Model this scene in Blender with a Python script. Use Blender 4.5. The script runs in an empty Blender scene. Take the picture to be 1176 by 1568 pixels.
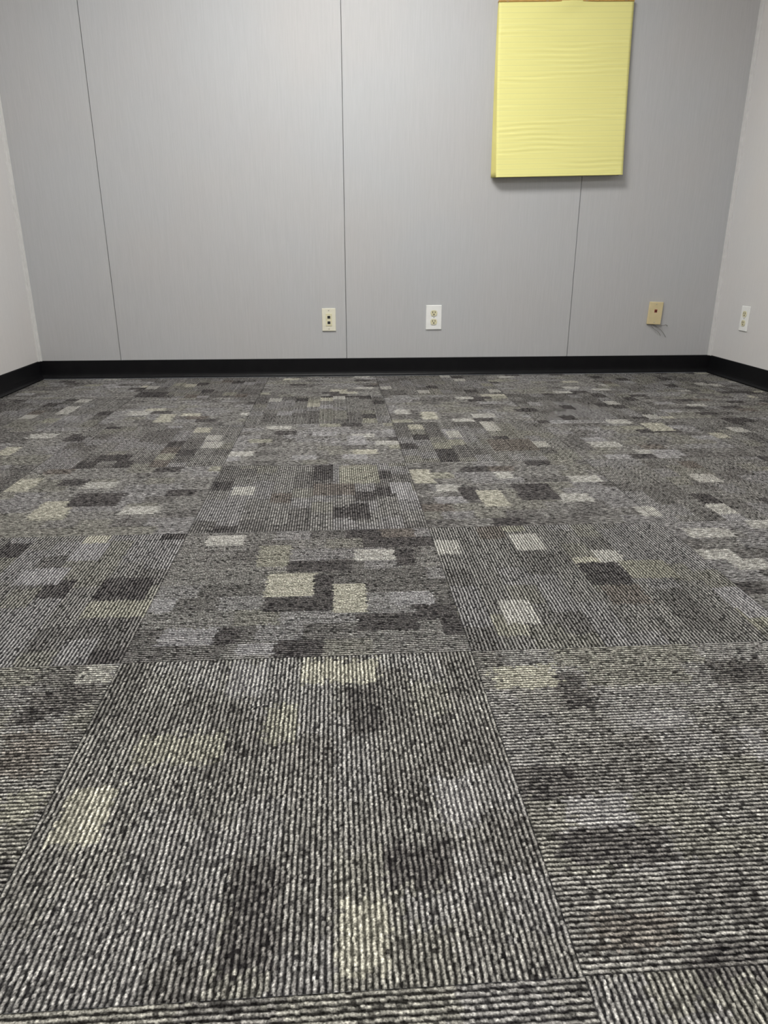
import bpy, bmesh, math, random
import numpy as np
from mathutils import Vector, Matrix
random.seed(5); rng=np.random.default_rng(31)
scene=bpy.context.scene
try:
    scene.view_settings.view_transform='Standard'; scene.view_settings.look='None'
except Exception as e: print(e)

H=0.667; D=4.18; XL=-1.651; XR=2.212; YF=-1.961; ZC=2.62
PITCH=19.8; YAW=3.8
# ---------------------------------------------------------------- materials
def mat(name,col,rough=.5,spec=.5,metal=0,emit=None,es=0):
    m=bpy.data.materials.new(name); m.use_nodes=True
    b=m.node_tree.nodes['Principled BSDF']
    b.inputs['Base Color'].default_value=(*col,1); b.inputs['Roughness'].default_value=rough
    b.inputs['Specular IOR Level'].default_value=spec; b.inputs['Metallic'].default_value=metal
    if emit: b.inputs['Emission Color'].default_value=(*emit,1); b.inputs['Emission Strength'].default_value=es
    return m
def N(m,t,**k):
    n=m.node_tree.nodes.new(t)
    for a,v in k.items(): setattr(n,a,v)
    return n
def noisy(name,c1,c2,scale,rough=.5,spec=.4,bump=0.0,bscale=None,det=3):
    m=mat(name,c1,rough,spec); L=m.node_tree.links; b=m.node_tree.nodes['Principled BSDF']
    tc=N(m,'ShaderNodeTexCoord'); mp=N(m,'ShaderNodeMapping'); mp.inputs['Scale'].default_value=scale
    nz=N(m,'ShaderNodeTexNoise'); nz.inputs['Scale'].default_value=1; nz.inputs['Detail'].default_value=det
    cr=N(m,'ShaderNodeValToRGB'); cr.color_ramp.elements[0].position=.3; cr.color_ramp.elements[1].position=.7
    cr.color_ramp.elements[0].color=(*c1,1); cr.color_ramp.elements[1].color=(*c2,1)
    L.new(tc.outputs['Object'],mp.inputs[0]); L.new(mp.outputs[0],nz.inputs['Vector'])
    L.new(nz.outputs['Fac'],cr.inputs[0]); L.new(cr.outputs[0],b.inputs['Base Color'])
    if bump:
        bp=N(m,'ShaderNodeBump'); bp.inputs['Strength'].default_value=bump; bp.inputs['Distance'].default_value=.001
        L.new(nz.outputs['Fac'],bp.inputs['Height']); L.new(bp.outputs[0],b.inputs['Normal'])
    return m
def wallmat(name,c1,c2):
    m=noisy(name,c1,c2,(420,420,9),rough=.62,spec=.3,bump=.03,det=4)
    L=m.node_tree.links; b=m.node_tree.nodes['Principled BSDF']
    src=b.inputs['Base Color'].links[0].from_socket
    tc=N(m,'ShaderNodeTexCoord'); nz=N(m,'ShaderNodeTexNoise'); nz.inputs['Scale'].default_value=1.6; nz.inputs['Detail'].default_value=5
    L.new(tc.outputs['Object'],nz.inputs['Vector'])
    cr=N(m,'ShaderNodeValToRGB'); cr.color_ramp.elements[0].position=.35; cr.color_ramp.elements[1].position=.65
    cr.color_ramp.elements[0].color=(.98,.985,1,1); cr.color_ramp.elements[1].color=(1,.98,.975,1)
    mx=N(m,'ShaderNodeMix',data_type='RGBA',blend_type='MULTIPLY'); mx.inputs[0].default_value=1
    L.new(nz.outputs['Fac'],cr.inputs[0]); L.new(src,mx.inputs[6]); L.new(cr.outputs[0],mx.inputs[7]); L.new(mx.outputs[2],b.inputs['Base Color'])
    return m
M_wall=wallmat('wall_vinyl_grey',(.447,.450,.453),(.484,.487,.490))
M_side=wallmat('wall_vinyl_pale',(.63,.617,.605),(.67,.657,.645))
M_seam=mat('seam_dark',(.14,.14,.14),.8)
M_ceil=noisy('ceiling_tile',(.7,.7,.69),(.8,.8,.79),(60,60,60),.9)
M_base=noisy('black_vinyl',(.004,.004,.005),(.006,.006,.007),(20,20,20),.45,.2)
M_alu=noisy('corner_trim_light',(.62,.61,.6),(.68,.67,.66),(30,30,30),.4)
M_white=noisy('plate_white',(.82,.82,.80),(.86,.86,.84),(30,30,30),.3,.5)
M_ivory=noisy('plate_ivory',(.74,.71,.58),(.78,.75,.62),(30,30,30),.32,.5)
M_recep=noisy('receptacle_ivory',(.66,.62,.42),(.72,.68,.48),(40,40,40),.3,.5)
M_tan=noisy('plate_tan',(.62,.52,.30),(.68,.57,.34),(30,30,30),.35,.5)
M_black=mat('slot_black',(.01,.01,.01),.5)
M_red=mat('jack_red',(.22,.03,.015),.5)
M_metal=mat('screw_metal',(.6,.58,.52),.35,.5,.9)
M_wire=mat('wire_grey',(.22,.21,.19),.5)
M_diff=mat('light_diffuser',(.9,.9,.9),.6,emit=(1,.995,.965),es=31)
M_frame=mat('fixture_frame',(.8,.8,.8),.4)

def link(o,parent=None):
    scene.collection.objects.link(o)
    if parent: o.parent=parent
    return o
def bm_box(bm,x0,x1,y0,y1,z0,z1):
    r=bmesh.ops.create_cube(bm,size=1)
    for v in r['verts']:
        v.co=Vector(((x0+x1)/2+v.co.x*(x1-x0),(y0+y1)/2+v.co.y*(y1-y0),(z0+z1)/2+v.co.z*(z1-z0)))
    return r['verts']
def obj_bm(name,bm,mats,parent=None,smooth=False):
    me=bpy.data.meshes.new(name); bm.to_mesh(me); bm.free()
    for m in (mats if isinstance(mats,list) else [mats]): me.materials.append(m)
    if smooth:
        for p in me.polygons: p.use_smooth=True
    return link(bpy.data.objects.new(name,me),parent)
def box(name,b,m,parent=None,bev=0,seg=2):
    bm=bmesh.new(); bm_box(bm,*b)
    if bev: bmesh.ops.bevel(bm,geom=bm.edges[:],offset=bev,segments=seg,affect='EDGES',profile=.5)
    return obj_bm(name,bm,m,parent)
def empty(name,loc,rz=0,ry=0):
    e=bpy.data.objects.new(name,None); e.location=loc; e.rotation_euler=(0,ry,rz); e.empty_display_size=.05
    return link(e)

# ---------------------------------------------------------------- room shell
bm=bmesh.new()
seams=[-1.205,.064,1.349]; g=.0013
edges=[XL]+seams+[XR]
for i in range(4):
    a=edges[i]+(g if i else 0); b=edges[i+1]-(g if i<3 else 0)
    vs=bm_box(bm,a,b,D,D+.02,0,ZC)
bmesh.ops.bevel(bm,geom=[e for e in bm.edges if abs(e.verts[0].co.z-e.verts[1].co.z)>1],offset=.0012,segments=2,affect='EDGES')
vs=bm_box(bm,XL-.1,XR+.1,D+.0205,D+.12,0,ZC)
for f in bm.faces:
    if all(v.co.y>D+.0201 for v in f.verts): f.material_index=1
obj_bm('wall_back',bm,[M_wall,M_seam])
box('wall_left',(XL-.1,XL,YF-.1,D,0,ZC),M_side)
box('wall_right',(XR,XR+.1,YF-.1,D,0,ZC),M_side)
box('wall_front',(XL,XR,YF-.1,YF,0,ZC),M_side)
# suspended ceiling with grid
bm=bmesh.new(); bm_box(bm,XL,XR,YF,D,ZC,ZC+.05)
x=XL
while x<XR: bm_box(bm,x,x+.022,YF,D,ZC-.006,ZC); x+=.61
y=YF
while y<D: bm_box(bm,XL,XR,y,y+.022,ZC-.005,ZC); y+=.61
obj_bm('ceiling',bm,M_ceil)
def strip(name,x,sx):
    bm=bmesh.new()
    bm_box(bm,min(x,x+sx*.006),max(x,x+sx*.006),D-.022,D,.1,ZC)
    bm_box(bm,min(x,x+sx*.016),max(x,x+sx*.016),D-.004,D,.1,ZC)
    obj_bm(name,bm,M_alu)
strip('trim_1',XL,1); strip('trim_2',XR,-1)
# cove baseboards: profile (offset from wall, z)
prof=[(0,0.003),(.016,.003),(.0155,.006),(.011,.009),(.007,.015),(.0045,.024),(.0038,.035),(.0038,.098),(.0028,.1015),(0,.102)]
def baseboard(name,p0,p1,n):
    p0=Vector(p0);p1=Vector(p1);n=Vector(n); bm=bmesh.new()
    A=[bm.verts.new((p0.x+n.x*a,p0.y+n.y*a,z)) for a,z in prof]; B=[bm.verts.new((p1.x+n.x*a,p1.y+n.y*a,z)) for a,z in prof]
    for i in range(len(prof)-1): bm.faces.new((A[i],B[i],B[i+1],A[i+1]))
    bm.faces.new(A); bm.faces.new(B[::-1]); bmesh.ops.recalc_face_normals(bm,faces=bm.faces)
    obj_bm(name,bm,M_base)
baseboard('baseboard_back',(XL,D,0),(XR,D,0),(0,-1,0))
baseboard('baseboard_left',(XL,YF,0),(XL,D,0),(1,0,0))
baseboard('baseboard_right',(XR,YF,0),(XR,D,0),(-1,0,0))
baseboard('baseboard_front',(XL,YF,0),(XR,YF,0),(0,1,0))

# ---------------------------------------------------------------- carpet tiles
T=.614; X0=-.384; Y0=.495
# kind: light colour, dark colour, probability of light loops
K=[((.36,.35,.34),(.014,.013,.013),.90),   #0 base
   ((.64,.63,.595),(.09,.086,.08),.97),      #1 light
   ((.64,.62,.535),(.08,.076,.060),.96),       #2 cream
   ((.46,.45,.385),(.036,.034,.028),.93),      #3 olive cream
   ((.49,.48,.49),(.050,.048,.052),.94),      #4 light grey
   ((.14,.13,.13),(.008,.007,.008),.8),   #5 dark
   ((.27,.24,.22),(.016,.014,.013),.86),       #6 brown
   ((.40,.39,.395),(.018,.017,.018),.91),      #7 base grey
   ((.37,.36,.33),(.017,.016,.014),.90),    #8 base warm
   ((.26,.25,.245),(.010,.009,.009),.87)]    #9 base darker
KL=np.array([k[0] for k in K])*np.array([.87,.86,.84]);KD=np.array([k[1] for k in K]);KP=np.array([k[2] for k in K])

cs,sn=math.cos(math.radians(YAW)),math.sin(math.radians(YAW)); ct,st=math.cos(math.radians(PITCH)),math.sin(math.radians(PITCH))
def fl(u,v):
    a=(u-588)/1100;b=(784-v)/1100; h=ct+b*st; up=-st+b*ct; t=-H/up
    return (round(t*(a*cs+h*sn),3),round(t*(-a*sn+h*cs),3))
PX=[(90,165,1208,1292,2),(405,455,1080,1135,3),(520,595,1372,1490,2),(668,730,1185,1265,4),(530,580,1050,1125,5),(345,430,1320,1490,5),(460,580,1010,1045,2),(350,410,1012,1065,4),(590,700,1290,1355,5),(620,690,1365,1420,7),(210,345,1125,1170,3),
(860,1025,1265,1325,5),(1085,1176,1010,1045,5),(855,905,1030,1085,5),(755,850,1018,1052,2),(970,1065,1085,1115,4),(900,1040,1395,1450,6),(1030,1176,1265,1310,8),(1060,1176,1440,1500,5),(1140,1176,1110,1165,4),
(0,75,1120,1190,6),(0,60,1210,1260,3),(80,140,1045,1090,5),(125,175,1018,1045,1),(30,80,1060,1110,5),
(245,333,962,988,4),(330,365,962,985,5),(362,420,985,1003,4),(408,482,878,912,2),(480,512,880,935,5),(405,482,915,935,5),(510,562,893,937,2),(542,605,840,858,1),(605,635,840,865,5),(395,445,835,868,3),(317,375,820,835,1),(440,540,858,875,5),(545,640,938,965,5),
(785,832,817,842,1),(770,820,918,955,1),(895,960,860,895,5),(955,1030,857,885,3),(930,990,895,925,6),(1125,1176,910,945,4),
(112,160,832,858,4),(150,230,885,918,5),(130,230,920,945,3),(30,100,870,895,4),
(5,55,733,752,2),(128,178,738,748,1),(185,243,775,787,1),(55,107,767,793,2),(110,185,755,775,5),
(355,390,745,758,1),(480,545,740,758,6),(537,567,770,795,5),(598,632,738,755,4),(480,510,712,735,5),(520,580,712,740,3),
(630,662,718,740,2),(668,705,742,752,1),(705,735,745,765,5),(735,775,750,775,2),(758,785,722,732,1),(853,907,755,768,1),(872,920,728,738,1),(1060,1100,725,738,1),(975,1010,775,790,1),(1050,1120,808,822,1),(790,850,740,765,5),
(200,255,600,608,5),(240,265,634,646,2),(195,230,629,636,1),(312,340,676,686,1),(408,445,652,657,1),(478,515,661,668,4),(532,560,667,681,4),(645,670,630,642,2),(722,757,633,639,1),(604,628,627,634,1),(685,706,659,670,1),(903,950,676,684,1),(988,1025,647,660,2),(930,965,642,649,1),(100,130,668,676,5),(45,85,664,671,1),(0,25,684,697,2),(150,200,696,706,5),(750,820,672,690,6),(1000,1045,688,698,4)]
W=[]
for u0,u1,v0,v1,k in PX:
    um=(u0+u1)/2; vm=(v0+v1)/2
    w=(fl(u0,vm)[0],fl(u1,vm)[0],fl(um,v1)[1],fl(um,v0)[1],k); W.append(w)

Vs=[];Cs=[];Fs=[];off=0
def tile(k,j):
    global off
    x0=X0+k*T; y0=Y0+j*T; x1=min(x0+T,XR); y1=min(y0+T,D); x0c=max(x0,XL)
    vert=(k+j)%2==0
    NR=92; P=T/NR
    if j in(-1,0,1) and k in(-1,0,1): na,nb=5,300
    elif j in(-1,0,1,2,3) and -2<=k<=2: na,nb=4,130
    elif j>=2: na,nb=4,76
    else: na,nb=2,40
    lr=np.linspace(0,T,NR*na+1); ls=np.linspace(0,T,nb+1)
    # limit partial tiles
    if vert:
        lr=lr[(lr>=x0c-x0-1e-4)&(lr<=x1-x0+1e-4)]
    else:
        ls=np.linspace(x0c-x0,x1-x0,nb+1)
    A,S=np.meshgrid(lr,ls,indexing='ij')
    rib=np.clip(np.floor(A/P).astype(int),0,NR-1)
    LP=.0056; NL=int(T/LP)+2
    phase=rng.random(NR)
    q=S/LP+phase[rib]; loop=np.clip(np.floor(q).astype(int),0,NL)
    # block map on (rib,loop)
    rr=(np.arange(NR)+.5)*P; ll=(np.arange(NL+1)[None,:]+.5-phase[:,None])*LP
    near=j<=0
    jr=rng.normal(0,.0035 if near else .0018,(NR,1)); jl=rng.normal(0,.006 if near else .001,(NR,NL+1))
    RR=np.repeat(rr[:,None],NL+1,1)+jl*.6; LL=ll+jr+jl
    if vert: WX=x0+RR; WY=y0+LL
    else: WX=x0+LL; WY=y0+RR
    manual=[w for w in W if x0-.02<(w[0]+w[1])/2<x0+T+.02 and y0-.02<(w[2]+w[3])/2<y0+T+.02]
    # blocky layout on a 7 x 10 cell grid (cells longer along the stripes)
    cl=T/7; cr_=T/10
    gi=np.clip((RR/cr_).astype(int),0,9); gj=np.clip(((LL+(gi%2)*cl*.45)/cl).astype(int),0,7)
    if near:          p=[.36,.00,.00,.00,.02,.02,.01,.25,.14,.20]
    elif len(manual)>4: p=[.34,.005,.005,.01,.02,.05,.02,.20,.13,.22]
    elif manual:      p=[.33,.02,.015,.02,.03,.11,.02,.17,.09,.21]
    else:             p=[.31,.035,.02,.02,.03,.14,.02,.16,.07,.22]
    p=np.array(p)/sum(p)
    grid=rng.choice(10,size=(10,8),p=p)
    # merge some neighbours into larger rectangles of quiet base tone
    for _ in range(14):
        a,b=rng.integers(0,9),rng.integers(0,7); v=rng.choice([0,7,8,9,0,7])
        grid[a:a+2,b:b+rng.integers(1,3)]=v
    if not near and len(manual)<=4:
        for _ in range(3): grid[rng.integers(0,10),rng.integers(0,8)]=rng.choice([1,1,2,4])
    idm=grid[gi,gj]
    for w in manual:
        idm[(WX>w[0])&(WX<w[1])&(WY>w[2])&(WY<w[3])]=w[4]
    u=rng.random((NR,NL+1))
    nzr=(.55,1.45) if near else (.74,1.2)
    lit=np.where(u<KP[idm],1.0,rng.uniform(.15,.5,(NR,NL+1)))*rng.uniform(nzr[0],nzr[1],(NR,NL+1))*rng.uniform(.82,1.15,(NR,1))
    wob=rng.normal(0,.09,(NR,NL+1))[rib,loop] if (j<=1) else 0
    fr=(A/P)%1.0; fr=np.clip(fr+wob*np.sin(np.pi*fr),0,1); prof_=.5-.5*np.cos(2*np.pi*fr)
    bead=np.abs(np.sin(np.pi*(q%1.0)))
    edge=np.minimum(np.minimum(A,T-A),np.minimum(S,T-S)); ef=np.clip(edge/.0030,0,1)
    z=(.0010*prof_*(.55+.45*bead)+.0003*rng.standard_normal(A.shape))*(.25+.75*ef)
    tt=np.clip((prof_-.15)/.75,0,1); tt=tt*tt*(3-2*tt)
    wgt=tt*(.5+.5*bead)*lit[rib,loop]*(.6+.4*ef)
    wgt=wgt*rng.uniform(.75,1.3,A.shape)
    ii=idm[rib,loop]
    s_=.68 if near else .88
    kl=KL[[0]]*(1-s_)+KL*s_; kd=KD[[0]]*(1-s_)+KD*s_
    if near: kl=kl*np.array([1.12,1.12,1.08])
    col=kd[ii]*(.6+.6*rng.random(A.shape))[...,None]*(1-np.clip(wgt,0,1))[...,None]+kl[ii]*wgt[...,None]
    if vert: X=x0+A; Y=y0+S
    else: X=x0+S; Y=y0+A
    n0,n1=A.shape
    Vs.append(np.stack([X,Y,z-.001],-1).reshape(-1,3)); Cs.append(col.reshape(-1,3))
    idx=np.arange(n0*n1).reshape(n0,n1)+off
    f=np.stack([idx[:-1,:-1],idx[1:,:-1],idx[1:,1:],idx[:-1,1:]],-1).reshape(-1,4)
    if not vert: f=f[:,::-1]
    Fs.append(f); off+=n0*n1
for j in range(-4,6):
    for k in range(-3,5):
        if X0+k*T<XR-.01 and X0+(k+1)*T>XL+.01: tile(k,j)
V=np.concatenate(Vs).astype(np.float32);C=np.concatenate(Cs);F=np.concatenate(Fs).astype(np.int32)
me=bpy.data.meshes.new('floor')
me.vertices.add(len(V)); me.vertices.foreach_set('co',V.ravel())
me.loops.add(F.size); me.loops.foreach_set('vertex_index',F.ravel())
me.polygons.add(len(F)); me.polygons.foreach_set('loop_start',np.arange(0,F.size,4,dtype=np.int32))
me.update(calc_edges=True)
at=me.attributes.new('yarn','FLOAT_COLOR','POINT')
at.data.foreach_set('color',np.concatenate([np.clip(C,0,1),np.ones((len(C),1))],1).astype(np.float32).ravel())
me.polygons.foreach_set('use_smooth',np.ones(len(F),bool))
mc=mat('carpet_loop_pile',(.3,.3,.3),1,0.0); L=mc.node_tree.links; b=mc.node_tree.nodes['Principled BSDF']
an=N(mc,'ShaderNodeAttribute'); an.attribute_name='yarn'
tc=N(mc,'ShaderNodeTexCoord'); nz=N(mc,'ShaderNodeTexNoise'); nz.inputs['Scale'].default_value=420; nz.inputs['Detail'].default_value=5
mr=N(mc,'ShaderNodeMapRange'); mr.inputs[1].default_value=.3; mr.inputs[2].default_value=.7; mr.inputs[3].default_value=.3; mr.inputs[4].default_value=1.7
mx=N(mc,'ShaderNodeVectorMath',operation='SCALE')
L.new(tc.outputs['Object'],nz.inputs['Vector']); L.new(nz.outputs['Fac'],mr.inputs[0]); L.new(mr.outputs[0],mx.inputs['Scale']); L.new(an.outputs['Color'],mx.inputs[0]); L.new(mx.outputs[0],b.inputs['Base Color'])
bp=N(mc,'ShaderNodeBump'); bp.inputs['Strength'].default_value=.25; bp.inputs['Distance'].default_value=.002
L.new(nz.outputs['Fac'],bp.inputs['Height']); L.new(bp.outputs[0],b.inputs['Normal'])
me.materials.append(mc); link(bpy.data.objects.new('floor',me))
print('verts',len(V))

# ---------------------------------------------------------------- easel pad
pad=empty('easel_paper_pad',(1.19,D,1.851),ry=math.radians(-1.4))
mp_=mat('pad_paper_yellow',(.80,.74,.24),.6,.3); L=mp_.node_tree.links; b=mp_.node_tree.nodes['Principled BSDF']
tc=N(mp_,'ShaderNodeTexCoord'); sx=N(mp_,'ShaderNodeSeparateXYZ'); L.new(tc.outputs['Object'],sx.inputs[0])
m1=N(mp_,'ShaderNodeMath',operation='MULTIPLY'); m1.inputs[1].default_value=1/.0254; L.new(sx.outputs['Z'],m1.inputs[0])
m2=N(mp_,'ShaderNodeMath',operation='FRACT'); L.new(m1.outputs[0],m2.inputs[0])
m3=N(mp_,'ShaderNodeMath',operation='LESS_THAN'); m3.inputs[1].default_value=.09; L.new(m2.outputs[0],m3.inputs[0])
mx=N(mp_,'ShaderNodeMix',data_type='RGBA'); mx.inputs[6].default_value=(.81,.765,.30,1); mx.inputs[7].default_value=(.72,.69,.29,1)
L.new(m3.outputs[0],mx.inputs[0]); L.new(mx.outputs[2],b.inputs['Base Color'])
M_edge=noisy('pad_page_edges',(.62,.56,.19),(.74,.68,.26),(3,3,3),.7)
M_bind=noisy('pad_binding',(.42,.24,.06),(.5,.3,.08),(30,30,30),.6)
M_card=noisy('pad_cardboard',(.2,.17,.12),(.25,.21,.15),(30,30,30),.8)
PW=.685; PH=.796
def sheet(name,dx,y0,lift,thick,m,nx=48,nz=220,wav=0,short=0):
    bm=bmesh.new(); g=[]
    for i in range(nz+1):
        t=i/nz; row=[]
        for j in range(nx+1):
            s=j/nx
            z=-t*(PH-short)
            y=-(y0+lift*t**2.2)
            if wav:
                amp=(.12+.88*max(0,math.sin(s*4.0+t*17+1.5*math.sin(t*29)))**1.5)
                y+=-wav*min(1,t*6)*min(1,(1-t)*12+.15)*amp*math.sin(t*PH/.0254*2*math.pi+.9*math.sin(s*6+t*7)+.5*math.sin(s*13-t*11))
                y+=-.0012*math.sin(s*5.5+t*3)*math.sin(t*9+s*2)
                y+=-.006*math.exp(-((s-.55)/.10)**2)*math.exp(-t*8)*math.sin(t*36+ s*3)
            row.append(bm.verts.new(((s-.5)*PW+dx*t**.7,y,z)))
        g.append(row)
    for i in range(nz):
        for j in range(nx): bm.faces.new((g[i][j],g[i+1][j],g[i+1][j+1],g[i][j+1]))
    o=obj_bm(name,bm,m,pad,smooth=True)
    if thick:
        md=o.modifiers.new('s','SOLIDIFY'); md.thickness=thick; md.offset=0
    return o
sheet('backing_card',-.004,.004,.000,.003,M_card,2,2)
for i in range(7):
    sheet('page_%d'%(i+1),-.020+.0026*i,.007+.0016*i,.012+.0026*i,.001,M_edge,6,30,short=.002*(i%3))
sheet('front_sheet',0,.0215,.033,.0006,mp_,wav=.0009,short=-.002)
box('top_binding',(-PW/2-.001,PW/2+.001,-.025,-.001,-.004,.004),M_bind,pad,.001)
for s in(-.3,-.1,.1,.3): box('staple',(s-.006,s+.006,-.0255,-.0245,-.002,-.0008),M_metal,pad)

# ---------------------------------------------------------------- wall plates
def plate(parent,w,h,m,t=.006):
    box('cover_plate',(-w/2,w/2,-t,0,-h/2,h/2),m,parent,min(.003,t*.45),3)
def screw(parent,z,y,r=.0032,x=0):
    bm=bmesh.new(); bmesh.ops.create_cone(bm,segments=16,radius1=r,radius2=r*.8,depth=.0016,cap_ends=True,matrix=Matrix.Translation((x,y,z))@Matrix.Rotation(math.pi/2,4,'X'))
    obj_bm('screw',bm,M_metal,parent); box('screw_slot',(x-r*.8,x+r*.8,y-.0012,y-.0007,z-.0004,z+.0004),M_black,parent)
def duplex(loc,rz=0,w=.089,h=.134):
    e=empty('electrical_outlet',loc,rz); plate(e,w,h,M_white)
    k=1.1
    for sz in(-1,1):
        cz=sz*.0215*k
        bm=bmesh.new(); pts=[]
        for i in range(40):
            a=2*math.pi*i/40; x=.0172*k*math.cos(a); z=.0172*k*math.sin(a)
            pts.append((x,max(-.0142*k,min(.0142*k,z))))
        A=[bm.verts.new((x,-.0085,cz+z)) for x,z in pts]; B=[bm.verts.new((x,-.004,cz+z)) for x,z in pts]
        bm.faces.new(A)
        for i in range(40): bm.faces.new((A[i],B[i],B[(i+1)%40],A[(i+1)%40]))
        bmesh.ops.recalc_face_normals(bm,faces=bm.faces); obj_bm('receptacle',bm,M_recep,e)
        box('slot_neutral',(-.0086,-.0056,-.0092,-.008,cz,cz+.0095),M_black,e)
        box('slot_hot',(.0056,.0086,-.0092,-.008,cz+.001,cz+.009),M_black,e)
        bm=bmesh.new(); bmesh.ops.create_cone(bm,segments=16,radius1=.0034,radius2=.0034,depth=.0012,cap_ends=True,matrix=Matrix.Translation((0,-.0086,cz-.0068))@Matrix.Rotation(math.pi/2,4,'X'))
        obj_bm('slot_ground',bm,M_black,e)
    screw(e,0,-.0065)
    return e
duplex((.560,D,.3255))
duplex((XR,3.867,.335),-math.pi/2,.08,.13)
e=empty('data_jack_plate',(-.033,D,.316)); plate(e,.077,.124,M_ivory)
box('insert',(-.0175,.0175,-.008,-.005,-.034,.034),M_recep,e,.001)
for z in(-.016,.014): 
    box('jack_port',(-.008,.008,-.0088,-.0075,z-.0075,z+.0075),M_black,e)
    box('port_rim',(-.0095,.0095,-.0084,-.0078,z-.009,z+.009),M_ivory,e)
for z in(-.05,.05): screw(e,z,-.0065)
e=empty('phone_jack_plate',(1.843,D,.3425),ry=math.radians(2)); plate(e,.080,.125,M_tan,.014)
box('jack_port',(-.008,.008,-.0155,-.013,.004,.021),M_red,e,.001)
box('jack_hole',(-.004,.004,-.016,-.0150,.009,.015),M_black,e)
for z in(-.05,.05): screw(e,z,-.0145)
def wire(name,pts,parent,r=.0011):
    c=bpy.data.curves.new(name,'CURVE'); c.dimensions='3D'; c.bevel_depth=r; c.bevel_resolution=2
    s=c.splines.new('NURBS'); s.points.add(len(pts)-1); s.use_endpoint_u=True; s.order_u=3
    for i,p in enumerate(pts): s.points[i].co=(*p,1)
    c.materials.append(M_wire); link(bpy.data.objects.new(name,c),parent)
wire('wire_1',[(-.01,-.004,-.060),(.01,-.012,-.069),(.03,-.02,-.064),(.06,-.014,-.067),(.078,-.008,-.060),(.088,-.005,-.070)],e,.0017)
wire('wire_2',[(.0,-.004,-.061),(.02,-.010,-.073),(.045,-.014,-.09),(.07,-.01,-.112),(.088,-.005,-.132)],e,.0013)
wire('wire_3',[(-.012,-.004,-.061),(-.004,-.010,-.080),(.014,-.014,-.092),(.04,-.01,-.105),(.055,-.005,-.125)],e,.0013)
wire('wire_4',[(.04,-.015,-.067),(.044,-.01,-.058),(.035,-.01,-.050),(.043,-.005,-.040)],e,.0013)

# ---------------------------------------------------------------- ceiling lights
def fixture(x,y):
    e=empty('ceiling_light',(x,y,ZC))
    w,l=.60,1.2
    for n,b_ in(('frame_a',(-l/2,l/2,-w/2,-w/2+.02,-.02,0)),('frame_b',(-l/2,l/2,w/2-.02,w/2,-.02,0)),('frame_c',(-l/2,-l/2+.02,-w/2,w/2,-.02,0)),('frame_d',(l/2-.02,l/2,-w/2,w/2,-.02,0))):
        box(n,b_,M_frame,e)
    box('diffuser',(-l/2+.02,l/2-.02,-w/2+.02,w/2-.02,-.014,-.006),M_diff,e)
fixture(.1,2.8); fixture(.1,.5)
w=bpy.data.worlds.new('World'); scene.world=w; w.use_nodes=True
w.node_tree.nodes['Background'].inputs[0].default_value=(.8,.85,.9,1); w.node_tree.nodes['Background'].inputs[1].default_value=.3

cam=bpy.data.cameras.new('camera'); co=bpy.data.objects.new('camera',cam); link(co)
co.location=(0,0,H); co.rotation_euler=(math.radians(90-PITCH),0,math.radians(-YAW))
cam.sensor_fit='HORIZONTAL'; cam.sensor_width=36; cam.lens=36*1100/1176; cam.clip_start=.01
scene.camera=co
